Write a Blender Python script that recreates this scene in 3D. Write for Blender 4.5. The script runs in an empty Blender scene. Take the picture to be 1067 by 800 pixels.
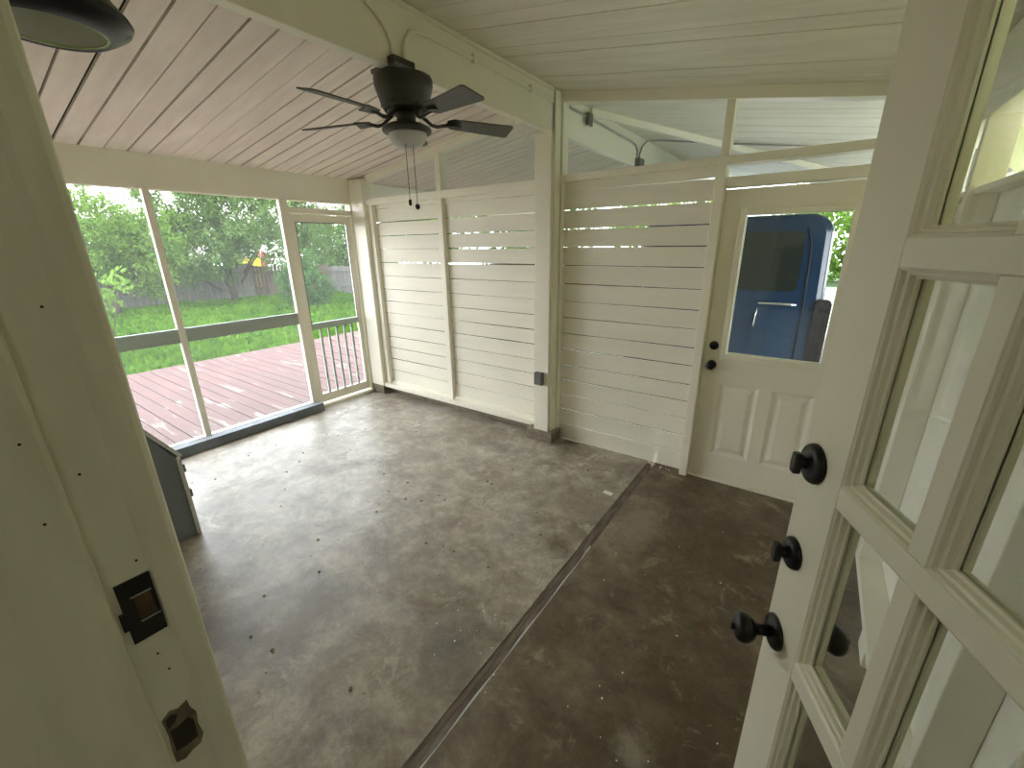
import bpy, bmesh, math, random
from mathutils import Vector, Matrix
R = random.Random(7)
PI = math.pi
S = bpy.context.scene
COL = S.collection

# ------------------------------------------------------------------ camera, sky, sun, exposure
cd = bpy.data.cameras.new('camera'); cam = bpy.data.objects.new('camera', cd); COL.objects.link(cam)
rt = Vector((0.818, 0.17 * 0 + 0.576, -0.013))
_p, _y, _r = .31792, .61789, .01401
_f = Vector((-math.sin(_y) * math.cos(_p), math.cos(_y) * math.cos(_p), -math.sin(_p)))
_x = Vector((math.cos(_y), math.sin(_y), 0)); _d = _f.cross(_x)
rt = math.cos(_r) * _x + math.sin(_r) * _d; dn = -math.sin(_r) * _x + math.cos(_r) * _d
cam.matrix_world = Matrix(((rt.x, -dn.x, -_f.x, 0), (rt.y, -dn.y, -_f.y, 0), (rt.z, -dn.z, -_f.z, 1.7), (0, 0, 0, 1)))
cd.sensor_width = 36; cd.lens = 36 * 438.3 / 1067; cd.clip_start = 0.02; cd.clip_end = 200
S.camera = cam
S.view_settings.view_transform = 'Standard'; S.view_settings.look = 'None'
S.view_settings.gamma = 1; S.view_settings.use_curve_mapping = False
S.view_settings.exposure = 3.2
w = bpy.data.worlds.new('overcast_sky'); S.world = w; w.use_nodes = True
nt = w.node_tree; bg = nt.nodes['Background']
tc = nt.nodes.new('ShaderNodeTexCoord'); sx = nt.nodes.new('ShaderNodeSeparateXYZ')
cr = nt.nodes.new('ShaderNodeValToRGB')
nt.links.new(tc.outputs['Generated'], sx.inputs[0]); nt.links.new(sx.outputs['Z'], cr.inputs[0]); nt.links.new(cr.outputs[0], bg.inputs[0])
cr.color_ramp.elements[0].position = 0.0; cr.color_ramp.elements[0].color = (.97, .98, 1, 1)
cr.color_ramp.elements[1].position = .9; cr.color_ramp.elements[1].color = (.80, .90, 1, 1)
bg.inputs[1].default_value = 1.0
sd = bpy.data.lights.new('sun', 'SUN'); sun = bpy.data.objects.new('sun', sd); COL.objects.link(sun)
sd.energy = .35; sd.angle = math.radians(18); sd.color = (1, .95, .86)
sun.rotation_euler = (math.radians(32), 0, math.radians(200))
ld = bpy.data.lights.new('room_fill', 'AREA'); fill = bpy.data.objects.new('room_fill', ld); COL.objects.link(fill)
ld.shape = 'DISK'; ld.size = .5; ld.energy = .7; ld.color = (1, .96, .80); fill.location = (.55, -1.3, 2.44)      # added unseen fill light, lifts the jamb and the glazed door
S.cycles.max_bounces = 14; S.cycles.diffuse_bounces = 9; S.cycles.transparent_max_bounces = 24
S.cycles.sample_clamp_indirect = 6

# ------------------------------------------------------------------ materials
def mat(name, col, rough=.6, var=.0, scale=6., col2=None, metal=0., bump=0., stretch=(1, 1, 1), spec=.5):
    m = bpy.data.materials.new(name); m.use_nodes = True
    n = m.node_tree.nodes; l = m.node_tree.links; b = n['Principled BSDF']
    b.inputs['Roughness'].default_value = rough; b.inputs['Metallic'].default_value = metal
    b.inputs['Specular IOR Level'].default_value = spec
    b.inputs['Base Color'].default_value = (*col, 1)
    t = n.new('ShaderNodeTexCoord'); mp = n.new('ShaderNodeMapping'); mp.inputs['Scale'].default_value = stretch
    ns = n.new('ShaderNodeTexNoise'); ns.inputs['Scale'].default_value = scale; ns.inputs['Detail'].default_value = 8
    l.new(t.outputs['Object'], mp.inputs[0]); l.new(mp.outputs[0], ns.inputs['Vector'])
    c2 = col2 or tuple(c * (1 - var) for c in col)
    r = n.new('ShaderNodeValToRGB'); r.color_ramp.elements[0].position = .35; r.color_ramp.elements[1].position = .68
    r.color_ramp.elements[0].color = (*c2, 1); r.color_ramp.elements[1].color = (*col, 1)
    l.new(ns.outputs[0], r.inputs[0]); l.new(r.outputs[0], b.inputs['Base Color'])
    if bump:
        bp = n.new('ShaderNodeBump'); bp.inputs['Strength'].default_value = bump; bp.inputs['Distance'].default_value = .01
        l.new(ns.outputs[0], bp.inputs['Height']); l.new(bp.outputs[0], b.inputs['Normal'])
    return m

M = {}
M['white'] = mat('white_paint', (.83, .80, .68), .45, .04, 3)
M['white_door'] = mat('white_door_paint', (.82, .79, .655), .35, .04, 3)
M['slat'] = mat('slat_paint', (.82, .79, .675), .55, .06, 4, stretch=(.4, 1, 3))
M['ceil_l'] = mat('weathered_plank_paint', (.82, .735, .655), .6, .0, 5, col2=(.72, .635, .565), stretch=(.5, 3, 1))
M['ceil_r'] = mat('ceiling_plank_paint', (.78, .755, .635), .55, .0, 5, col2=(.70, .67, .56), stretch=(.5, 3, 1))
M['dark_gap'] = mat('dark_roof_deck', (.03, .025, .02), .9, .3)
M['jamb'] = mat('worn_jamb_paint', (.72, .70, .57), .5, .0, 9, col2=(.65, .63, .51), stretch=(4, 4, .8))
M['sill_gray'] = mat('grey_green_backlit', (.40, .46, .41), .5, .1, 5)  # grey-green tone takes in the backlit look of rails and balusters
M['dark_timber'] = mat('dark_grey_timber', (.17, .19, .21), .6, .3, 8)
M['cab'] = mat('grey_cabinet_paint', (.20, .23, .24), .45, .15, 5)
M['cab_edge'] = mat('pale_cabinet_edge', (.62, .62, .57), .5, .1, 12)
M['black'] = mat('black_bronze_metal', (.012, .011, .010), .35, .3, 12, metal=.3)
M['bronze'] = mat('dark_bronze_fan', (.060, .054, .042), .45, .25, 12, metal=.3)
M['blade'] = mat('fan_blade_wood', (.085, .078, .065), .55, .25, 8, stretch=(1, 6, 1))
M['conc_block'] = mat('pier_concrete', (.26, .22, .16), .85, .35, 14, bump=.4)
M['outlet'] = mat('grey_metal_box', (.17, .165, .15), .5, .25, 20, metal=.2)
M['wood'] = mat('old_wood_strip', (.20, .155, .11), .7, .0, 12, col2=(.085, .06, .042), stretch=(6, .6, 1))
M['paper'] = mat('white_paper', (.85, .85, .83), .8)
M['leaf_dry'] = mat('dry_leaf', (.22, .13, .06), .7, .4, 20)
M['fence_gray'] = mat('weathered_fence', (.17, .16, .15), .85, .0, 3, col2=(.10, .095, .085), stretch=(3, 3, .4))
M['fence_brown'] = mat('brown_fence', (.13, .095, .07), .85, .0, 3, col2=(.07, .05, .036), stretch=(3, 3, .4))
M['bark'] = mat('tree_bark', (.10, .075, .055), .9, .4, 8, stretch=(3, 3, .6))
M['soil'] = mat('lawn_soil', (.035, .085, .008), .95, .0, 1.2, col2=(.025, .06, .006))
M['driveway'] = mat('driveway_concrete', (.27, .28, .215), .85, .15, 2)  # greenish tint stands for light bounced off the grass
M['carport_floor'] = mat('dark_carport_concrete', (.15, .15, .12), .8, .3, 2)  # darker concrete tone than the driveway, keeps lower slat gaps dark
M['steel'] = mat('bare_steel', (.45, .44, .42), .4, .2, 30, metal=.7)
M['chrome'] = mat('chrome', (.75, .76, .78), .12, metal=1.)
M['hole_brown'] = mat('brown_hole_fill', (.10, .06, .03), .9, .5, 40)  # flat brown fill for the latch hole
M['latch_slot'] = mat('dark_mortise', (.035, .025, .017), .9, .4, 40)
M['mortise_wood'] = mat('chipped_mortise', (.20, .165, .10), .8, .5, 60)
M['rubber'] = mat('tyre_rubber', (.02, .02, .02), .8)
M['red'] = mat('red_plastic', (.55, .10, .08), .5)
M['yellow'] = mat('yellow_plastic', (.75, .55, .05), .5)
M['lens_dark'] = mat('tail_lamp_dark', (.02, .018, .02), .4, spec=.2)
M['van_win'] = mat('dark_van_glass', (.02, .025, .022), .06)
m = M['van'] = mat('dark_blue_car_paint', (.005, .026, .066), .25); m.node_tree.nodes['Principled BSDF'].inputs['Coat Weight'].default_value = .7
M['house'] = mat('house_siding_paint', (.82, .79, .68), .6, .05)
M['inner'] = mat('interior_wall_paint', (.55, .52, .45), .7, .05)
M['cable'] = mat('cable_black', (.03, .03, .03), .6)

def foliage(name, c1, c2, trans=.35):
    m = bpy.data.materials.new(name); m.use_nodes = True
    n = m.node_tree.nodes; l = m.node_tree.links; n.remove(n['Principled BSDF'])
    o = n['Material Output']; t = n.new('ShaderNodeTexCoord'); ns = n.new('ShaderNodeTexNoise'); ns.inputs['Scale'].default_value = 2.2; ns.inputs['Detail'].default_value = 6
    r = n.new('ShaderNodeValToRGB'); r.color_ramp.elements[0].position = .3; r.color_ramp.elements[1].position = .7
    r.color_ramp.elements[0].color = (*c1, 1); r.color_ramp.elements[1].color = (*c2, 1)
    d = n.new('ShaderNodeBsdfDiffuse'); tr = n.new('ShaderNodeBsdfTranslucent'); mx = n.new('ShaderNodeMixShader'); mx.inputs[0].default_value = trans
    l.new(t.outputs['Object'], ns.inputs['Vector']); l.new(ns.outputs[0], r.inputs[0])
    l.new(r.outputs[0], d.inputs[0]); l.new(r.outputs[0], tr.inputs[0])
    l.new(d.outputs[0], mx.inputs[1]); l.new(tr.outputs[0], mx.inputs[2]); l.new(mx.outputs[0], o.inputs[0])
    return m
M['leaf_bright'] = foliage('bright_leaves', (.085, .16, .03), (.17, .28, .055))
M['leaf_mid'] = foliage('mid_green_leaves', (.065, .12, .034), (.15, .235, .07))
M['leaf_deep'] = foliage('deep_green_leaves', (.04, .09, .03), (.085, .17, .05))
M['grass'] = foliage('lush_grass', (.045, .115, .006), (.095, .195, .014), .3)
M['tarp'] = foliage('plastic_sheet', (.5, .5, .27), (.66, .66, .40), .6)

def screen_mat(name, dens, col):
    m = bpy.data.materials.new(name); m.use_nodes = True
    n = m.node_tree.nodes; l = m.node_tree.links; n.remove(n['Principled BSDF'])
    t = n.new('ShaderNodeBsdfTransparent'); d = n.new('ShaderNodeBsdfDiffuse'); tl = n.new('ShaderNodeBsdfTranslucent')
    d.inputs[0].default_value = (*col, 1); tl.inputs[0].default_value = (*col, 1)
    a = n.new('ShaderNodeMixShader'); a.inputs[0].default_value = .5; b = n.new('ShaderNodeMixShader'); b.inputs[0].default_value = dens
    l.new(d.outputs[0], a.inputs[1]); l.new(tl.outputs[0], a.inputs[2]); l.new(t.outputs[0], b.inputs[1]); l.new(a.outputs[0], b.inputs[2])
    l.new(b.outputs[0], n['Material Output'].inputs[0])
    return m
M['screen'] = screen_mat('insect_screen', .13, (.5, .54, .5))
M['screen_thin'] = screen_mat('clerestory_screen', .05, (.6, .62, .6))

def glass_mat(name, tint=(1, 1, 1), ior=1.45):
    m = bpy.data.materials.new(name); m.use_nodes = True
    n = m.node_tree.nodes; l = m.node_tree.links; n.remove(n['Principled BSDF'])
    t = n.new('ShaderNodeBsdfTransparent'); t.inputs[0].default_value = (*tint, 1)
    g = n.new('ShaderNodeBsdfGlossy'); g.inputs['Roughness'].default_value = .01
    lw = n.new('ShaderNodeLayerWeight'); lw.inputs[0].default_value = .5; pw = n.new('ShaderNodeMath'); pw.operation = 'POWER'; pw.inputs[1].default_value = 5
    f = n.new('ShaderNodeMath'); f.operation = 'MULTIPLY_ADD'; f.inputs[1].default_value = .96; f.inputs[2].default_value = .035; mx = n.new('ShaderNodeMixShader')
    l.new(lw.outputs['Facing'], pw.inputs[0]); l.new(pw.outputs[0], f.inputs[0]); l.new(f.outputs[0], mx.inputs[0]); l.new(t.outputs[0], mx.inputs[1]); l.new(g.outputs[0], mx.inputs[2]); l.new(mx.outputs[0], n['Material Output'].inputs[0])
    return m
M['glass'] = glass_mat('window_glass', (.93, .95, .94))
m = M['bowl'] = mat('frosted_glass', (.62, .60, .60), .35); m.node_tree.nodes['Principled BSDF'].inputs['Transmission Weight'].default_value = .25

def deck_mat():
    m = mat('worn_red_deck_paint', (.092, .035, .030), .7, .0, 3, col2=(.062, .023, .020), stretch=(.5, 4, 1))
    n = m.node_tree.nodes; l = m.node_tree.links; b = n['Principled BSDF']
    src = b.inputs['Base Color'].links[0].from_socket
    t = n.new('ShaderNodeTexCoord'); mp = n.new('ShaderNodeMapping'); mp.inputs['Scale'].default_value = (.7, 5, 1)
    ns = n.new('ShaderNodeTexNoise'); ns.inputs['Scale'].default_value = 1.6; ns.inputs['Detail'].default_value = 12; ns.inputs['Roughness'].default_value = .7
    l.new(t.outputs['Object'], mp.inputs[0]); l.new(mp.outputs[0], ns.inputs['Vector'])
    r = n.new('ShaderNodeValToRGB'); r.color_ramp.elements[0].position = .575; r.color_ramp.elements[1].position = .63
    r.color_ramp.elements[0].color = (0, 0, 0, 1); r.color_ramp.elements[1].color = (1, 1, 1, 1)
    l.new(ns.outputs[0], r.inputs[0])
    mx = n.new('ShaderNodeMix'); mx.data_type = 'RGBA'; mx.inputs['B'].default_value = (.17, .15, .135, 1)
    l.new(r.outputs[0], mx.inputs['Factor']); l.new(src, mx.inputs['A']); l.new(mx.outputs['Result'], b.inputs['Base Color'])
    return m
M['deck'] = deck_mat()

def concrete(name, c_dark, c_mid, c_light, c_stain, rmin, rmax, seed, patches=()):
    m = bpy.data.materials.new(name); m.use_nodes = True
    n = m.node_tree.nodes; l = m.node_tree.links; b = n['Principled BSDF']
    t = n.new('ShaderNodeTexCoord')
    def noise(sc, det, dist=0., rough=.6, off=0.):
        mp = n.new('ShaderNodeMapping'); mp.inputs['Location'].default_value = (seed + off, seed * .7 - off, off)
        x = n.new('ShaderNodeTexNoise'); x.inputs['Scale'].default_value = sc; x.inputs['Detail'].default_value = det
        x.inputs['Distortion'].default_value = dist; x.inputs['Roughness'].default_value = rough
        l.new(t.outputs['Object'], mp.inputs[0]); l.new(mp.outputs[0], x.inputs['Vector']); return x.outputs[0]
    def ramp(s, stops):
        r = n.new('ShaderNodeValToRGB')
        while len(r.color_ramp.elements) < len(stops): r.color_ramp.elements.new(.5)
        for e, (p, c) in zip(r.color_ramp.elements, stops): e.position = p; e.color = (*c, 1)
        l.new(s, r.inputs[0]); return r.outputs[0]
    def mix(fac, a, bb):
        x = n.new('ShaderNodeMix'); x.data_type = 'RGBA'
        l.new(fac, x.inputs['Factor']); l.new(a, x.inputs['A'])
        if isinstance(bb, tuple): x.inputs['B'].default_value = (*bb, 1)
        else: l.new(bb, x.inputs['B'])
        return x.outputs['Result']
    K = (0, 0, 0); W = (1, 1, 1)
    base = ramp(noise(1.1, 10, .4, .65), [(.30, c_dark), (.50, c_mid), (.72, c_light)])
    stain = ramp(noise(1.5, 12, .8, .7, 3.1), [(.50, K), (.68, W)])
    c = mix(stain, base, c_stain)
    pale = ramp(noise(2.6, 14, .6, .75, 7.7), [(.585, K), (.64, (.75, .75, .75))])
    c = mix(pale, c, c_light)
    fine = ramp(noise(6.5, 15, .25, .80, 2.4), [(.34, K), (.50, (.42, .42, .42)), (.66, W)])
    fm = n.new('ShaderNodeMix'); fm.data_type = 'RGBA'; fm.blend_type = 'OVERLAY'; fm.inputs['Factor'].default_value = .42
    l.new(c, fm.inputs['A']); l.new(fine, fm.inputs['B']); c = fm.outputs['Result']
    scr = ramp(noise(4.5, 15, .5, .8, 17.), [(.57, K), (.62, (.7, .7, .7)), (.66, K)])
    c = mix(scr, c, c_light)
    spots = ramp(noise(5, 12, .4, .75, 11.), [(.63, K), (.70, (.75, .75, .75))])
    c = mix(spots, c, tuple(x * .5 for x in c_dark))
    for (cx_, cy_, rx_, ry_, pc, ps) in patches:          # stains with ragged edges
        mp = n.new('ShaderNodeMapping'); mp.vector_type = 'TEXTURE'; mp.inputs['Location'].default_value = (cx_, cy_, 0); mp.inputs['Scale'].default_value = (rx_ * 1.7, ry_ * 1.7, 5)
        ln = n.new('ShaderNodeVectorMath'); ln.operation = 'LENGTH'; ad = n.new('ShaderNodeMath'); ad.operation = 'MULTIPLY_ADD'; ad.inputs[1].default_value = 1.9
        l.new(t.outputs['Object'], mp.inputs[0]); l.new(mp.outputs[0], ln.inputs[0]); l.new(noise(6, 14, .3, .8, cx_ * 3), ad.inputs[0]); l.new(ln.outputs['Value'], ad.inputs[2])
        pm = ramp(ad.outputs[0], [(.62, (ps, ps, ps)), (.84, K)])
        sc_ = n.new('ShaderNodeMath'); sc_.operation = 'MULTIPLY'; sc_.inputs[1].default_value = .55; l.new(ad.outputs[0], sc_.inputs[0])
        pm.node.inputs[0].links and l.remove(pm.node.inputs[0].links[0]); l.new(sc_.outputs[0], pm.node.inputs[0])
        c = mix(pm, c, pc)
    l.new(c, b.inputs['Base Color'])
    rr = n.new('ShaderNodeMapRange'); rr.inputs[1].default_value = .3; rr.inputs[2].default_value = .7; rr.inputs[3].default_value = rmin; rr.inputs[4].default_value = rmax
    l.new(noise(2.2, 10, .5, .65, 5.), rr.inputs[0]); l.new(rr.outputs[0], b.inputs['Roughness'])
    bp = n.new('ShaderNodeBump'); bp.inputs['Strength'].default_value = .25; bp.inputs['Distance'].default_value = .006
    l.new(noise(14, 8, .2, .6, 2.), bp.inputs['Height']); l.new(bp.outputs[0], b.inputs['Normal'])
    return m
M['floor_l'] = concrete('mottled_grey_concrete', (.225, .19, .148), (.37, .33, .27), (.56, .53, .46), (.20, .16, .115), .27, .50, 1.3, [(-2.0, .42, .30, .22, (.13, .10, .07), .8), (-1.75, .75, .20, .35, (.15, .12, .09), .6), (-1.05, 1.0, .22, .30, (.15, .14, .125), .45), (-1.0, 2.3, .25, .35, (.22, .185, .14), .5), (-2.6, 2.2, .35, .2, (.24, .21, .17), .5)])
M['floor_r'] = concrete('brown_stained_concrete', (.100, .073, .044), (.140, .105, .066), (.30, .255, .185), (.10, .068, .036), .40, .65, 5.9, [(-.66, 2.35, .17, .40, (.30, .26, .19), .6), (-.24, 1.05, .08, .10, (.36, .33, .27), .6), (-.25, 2.35, .2, .3, (.085, .055, .028), .6)])

# ------------------------------------------------------------------ mesh helpers
class MB:
    def __init__(s): s.v = []; s.f = []; s.smooth = set()
    def add(s, vs, fs, smooth=False):
        o = len(s.v); s.v += [tuple(v) for v in vs]
        for f in fs:
            if smooth: s.smooth.add(len(s.f))
            s.f.append(tuple(i + o for i in f))
        return s
    def box(s, a, b):
        (x0, y0, z0), (x1, y1, z1) = a, b
        x0, x1 = min(x0, x1), max(x0, x1); y0, y1 = min(y0, y1), max(y0, y1); z0, z1 = min(z0, z1), max(z0, z1)
        return s.hexa([(x0, y0, z0), (x1, y0, z0), (x1, y1, z0), (x0, y1, z0), (x0, y0, z1), (x1, y0, z1), (x1, y1, z1), (x0, y1, z1)])
    def hexa(s, p): return s.add(p, [(3, 2, 1, 0), (4, 5, 6, 7), (0, 1, 5, 4), (1, 2, 6, 5), (2, 3, 7, 6), (3, 0, 4, 7)])
    def prism(s, poly, ax, a, b):      # poly: 2-D outline, extruded along axis ax from a to b
        def mk(p, t): return (t, *p) if ax == 0 else ((p[0], t, p[1]) if ax == 1 else (*p, t))
        n = len(poly)
        return s.add([mk(p, a) for p in poly] + [mk(p, b) for p in poly], [tuple(range(n))[::-1], tuple(range(n, 2 * n))] + [(i, (i + 1) % n, (i + 1) % n + n, i + n) for i in range(n)])
    def tube(s, pts, r, n=10, taper=None):
        pts = [Vector(p) for p in pts]; vs = []; N = len(pts); ref = None
        for i, p in enumerate(pts):
            d = (pts[min(i + 1, N - 1)] - pts[max(i - 1, 0)]).normalized()
            if ref is None: ref = d.orthogonal().normalized()
            u = (ref - d * ref.dot(d)).normalized(); ref = u; v = d.cross(u)
            rr = r if taper is None else r + (taper - r) * i / (N - 1)
            for k in range(n):
                a = 2 * PI * k / n; vs.append(p + rr * (math.cos(a) * u + math.sin(a) * v))
        fs = [(i * n + k, i * n + (k + 1) % n, (i + 1) * n + (k + 1) % n, (i + 1) * n + k) for i in range(N - 1) for k in range(n)]
        s.add(vs, fs, True); o = len(s.v) - len(vs)
        s.f.append(tuple(o + k for k in range(n))[::-1]); s.f.append(tuple(o + (N - 1) * n + k for k in range(n)))
        return s
    def lathe(s, prof, c=(0, 0, 0), n=40, axis=Vector((0, 0, 1)), cap=True):
        c = Vector(c); axis = Vector(axis).normalized(); u = axis.orthogonal().normalized(); v = axis.cross(u); vs = []
        for r, h in prof:
            for k in range(n):
                a = 2 * PI * k / n; vs.append(c + axis * h + max(r, 1e-5) * (math.cos(a) * u + math.sin(a) * v))
        fs = [(i * n + k, i * n + (k + 1) % n, (i + 1) * n + (k + 1) % n, (i + 1) * n + k) for i in range(len(prof) - 1) for k in range(n)]
        s.add(vs, fs, True)
        if cap:
            o = len(s.v) - len(vs); s.f.append(tuple(o + k for k in range(n))[::-1]); s.f.append(tuple(o + (len(prof) - 1) * n + k for k in range(n)))
        return s
    def build(s, name, m, parent=None, loc=None, bevel=0., seg=2):
        me = bpy.data.meshes.new(name); me.from_pydata(s.v, [], s.f)
        for i in s.smooth: me.polygons[i].use_smooth = True
        me.validate()
        bm = bmesh.new(); bm.from_mesh(me); bmesh.ops.recalc_face_normals(bm, faces=bm.faces); bm.to_mesh(me); bm.free()
        me.materials.append(m if not isinstance(m, str) else M[m])
        o = bpy.data.objects.new(name, me); COL.objects.link(o)
        if parent is not None: o.parent = parent
        if loc is not None: o.location = loc
        if bevel:
            b = o.modifiers.new('bevel', 'BEVEL'); b.width = bevel; b.segments = seg; b.limit_method = 'ANGLE'; b.angle_limit = .6
        return o
def tag(o, label, cat, group=None, kind=None):
    o['label'] = label; o['category'] = cat
    if group: o['group'] = group
    if kind: o['kind'] = kind
    return o
def empty(name, loc, rz=0, label=None, cat=None, group=None, kind=None):
    o = bpy.data.objects.new(name, None); COL.objects.link(o); o.location = loc; o.rotation_euler = (0, 0, rz); o.empty_display_size = .05
    return tag(o, label, cat, group, kind)
def structure(o, label, cat): return tag(o, label, cat, None, 'structure')

# ------------------------------------------------------------------ room constants
XS, XR, XH = -4.3, .50, -1.745            # screen wall face, right wall boards, beam face
YH, YW = .09, 3.16                        # house wall outside face, slat face
def zr(x): return 2.752 - .158 * (x + 1.745)
def zl(x): return 2.752 + .140 * (x + 1.745)
YEND = 8.2

# ------------------------------------------------------------------ floors
def slab(name, x0, x1, m):
    return MB().box((x0, -.4, -.2), (x1, 3.42, 0)).build(name, m)
structure(slab('floor', -4.4, -.885, 'floor_l'), 'mottled grey concrete porch slab left of the wooden joint strip', 'floor')
structure(slab('floor', -.825, .60, 'floor_r'), 'darker brown stained concrete slab right of the wooden joint strip', 'floor')
b = MB(); N = 60                            # weathered joint strip with its split edge
for i in range(N):
    y0 = -.3 + 3.43 * i / N; y1 = -.3 + 3.43 * (i + 1) / N
    e0 = .004 * math.sin(i * 1.7) + .003 * math.sin(i * .6); e1 = .004 * math.sin((i + 1) * 1.7) + .003 * math.sin((i + 1) * .6)
    b.hexa([(-.882, y0, -.06), (-.846 + e0, y0, -.06), (-.846 + e1, y1, -.06), (-.882, y1, -.06), (-.882, y0, -.003), (-.846 + e0, y0, -.003), (-.846 + e1, y1, -.003), (-.882, y1, -.003)])
pe = MB()
for i in range(30):
    ya, yb = -.3 + .075 * i, -.3 + .075 * (i + 1); wa, wb = .005 + .003 * math.sin(i * 1.3), .005 + .003 * math.sin((i + 1) * 1.3)
    pe.hexa([(-.826 - wa, ya, -.05), (-.8255, ya, -.05), (-.8255, yb, -.05), (-.826 - wb, yb, -.05), (-.826 - wa, ya, -.001), (-.8255, ya, -.001), (-.8255, yb, -.001), (-.826 - wb, yb, -.001)])
pe.build('pale_edge', 'cab_edge', b.build('trim_1', 'wood'))
structure(bpy.data.objects['trim_1'], 'cracked wooden joint strip running across the concrete floor', 'floor strip')
structure(MB().box((-4.4, 3.42, -.22), (1.6, 10, -.04)).build('floor', 'carport_floor'), 'concrete carport slab beyond the slatted wall', 'floor')

# ------------------------------------------------------------------ ceilings (planks) and roof deck
def ceiling(name, x0, x1, zf, m, gap, y1=YEND):
    b = MB(); y = -.09; k = 0; rr = random.Random(3)
    pitch = .13
    while y < y1:
        g = gap * (rr.choice([.35, .6, 1., 1.35])); d = rr.uniform(-.0012, .0012)
        ya, yb = y + g / 2, y + pitch - g / 2
        za, zb = zf(x0) + d, zf(x1) + d
        c = .003
        prof = [(ya, 0), (yb, 0), (yb, .018), (ya, .018)]
        b.hexa([(x0, ya, za), (x1, ya, zb), (x1, yb, zb), (x0, yb, za), (x0, ya, za + .018), (x1, ya, zb + .018), (x1, yb, zb + .018), (x0, yb, za + .018)])
        y += pitch; k += 1
    return b.build(name, m)
structure(ceiling('ceiling', -4.42, -1.78, zl, 'ceil_l', .013), 'sloping painted plank ceiling over the screened side', 'ceiling')
structure(ceiling('ceiling', -1.76, .95, zr, 'ceil_r', .0035), 'sloping painted plank ceiling over the door side', 'ceiling')
b = MB()
for x0, x1, zf in ((-4.75, -1.77, zl), (-1.77, 1.1, zr)):
    za, zb = zf(x0) + .022, zf(x1) + .022
    b.hexa([(x0, -.05, za), (x1, -.05, zb), (x1, YEND + .1, zb), (x0, YEND + .1, za), (x0, -.05, za + .08), (x1, -.05, zb + .08), (x1, YEND + .1, zb + .08), (x0, YEND + .1, za + .08)])
structure(b.build('trim_2', 'dark_gap'), 'dark roof deck showing in the ceiling plank gaps', 'roof')

# ridge beam
b = MB().box((-1.80, -.05, 2.478), (XH, YEND, 2.75))
b.box((-1.765, -.05, 2.728), (-1.728, 3.0, 2.748))
structure(b.build('trim_3', 'white', bevel=.003), 'white ridge beam carrying the two ceiling slopes', 'beam')

# ------------------------------------------------------------------ screen wall (left)
b = MB()
b.box((-4.40, YH, 2.148), (XS, 3.20, zl(-4.35) + .01))                               # header
structure(b.build('wall_left', 'white', bevel=.003), 'white header board above the screened openings', 'header')
b = MB()
for y0, y1 in ((YH, .14), (1.237, 1.285), (2.272, 2.346)): b.box((-4.35, y0, .0), (XS, y1, 2.15))
b.box((-4.39, YH, -.02), (-4.302, 2.30, .062))
b.box((-4.37, .14, .035), (-4.315, 2.272, .085))
structure(b.build('trim_4', 'white', bevel=.003), 'white posts and sill framing the large screened openings', 'screen frame')
b = MB().box((-4.345, .14, .953), (-4.308, 1.237, 1.070)).box((-4.345, 1.285, .953), (-4.308, 2.272, 1.070))
structure(b.build('trim_5', 'sill_gray', bevel=.004), 'rail with backlit grey green tone across the large screened openings', 'rail')
b = MB().box((-4.29, .20, .0), (-4.20, 2.335, .088))
tag(b.build('kerb_timber', 'dark_timber', bevel=.004), 'dark grey timber lying along the foot of the screened wall', 'timber')
def screen(n, y0, y1, z0, z1, label, x=-4.352):
    o = MB().add([(x, y0, z0), (x, y1, z0), (x, y1, z1), (x, y0, z1)], [(0, 1, 2, 3)]).build('window_%d' % n, 'screen')
    structure(o, label, 'window screen')
screen(1, .14, 1.237, .085, 2.148, 'insect screen in the opening nearest the house, left of the slim post')
screen(2, 1.285, 2.272, .085, 2.148, 'insect screen in the opening between slim post and screen door')
# door frame of the screen door
b = MB().box((-4.40, 2.346, 2.032), (XS, 3.06, 2.085)).box((-4.40, 3.045, -.02), (XS + .0, 3.16, 2.15)).box((-4.395, 2.34, -.03), (-4.28, 3.06, .025))
structure(b.build('trim_6', 'white', bevel=.003), 'white frame around the screen door', 'door frame')
screen(3, 2.346, 3.045, 2.085, 2.148, 'low insect screen strip above the screen door')
d2 = empty('door_2', (-4.345, 2.36, .04), 0, 'white screen door with a row of balusters below its rail', 'door', kind='structure')
b = MB(); t = .017
b.box((-t, 0, 0), (t, .050, 1.985)).box((-t, .630, 0), (t, .678, 1.985)).box((-t, .05, 1.912), (t, .63, 1.985)).box((-t, .05, .0), (t, .63, .10))
b.build('frame', 'white', d2, bevel=.003)
MB().box((-t, .05, .826), (t, .63, .892)).build('middle_rail', 'sill_gray', d2, bevel=.003)
o = MB().add([(0, .05, .892), (0, .63, .892), (0, .63, 1.912), (0, .05, 1.912)], [(0, 1, 2, 3)]).build('upper_screen', 'screen', d2)
o = MB().add([(-.006, .05, .10), (-.006, .63, .10), (-.006, .63, .826), (-.006, .05, .826)], [(0, 1, 2, 3)]).build('lower_screen', 'screen_thin', d2)
b = MB()
for a, c in (((.05, .893), (.057, 1.912)), ((.623, .893), (.63, 1.912)), ((.05, 1.905), (.63, 1.912))): b.box((.010, a[0], a[1]), (.0175, c[0], c[1]))
b.build('screen_bead', 'dark_timber', d2)
for k in range(5):
    y = .05 + .58 * (k + 1) / 6
    MB().box((-.004, y - .011, .10), (.0165, y + .011, .826)).build('baluster', 'sill_gray', d2, bevel=.002)

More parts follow.
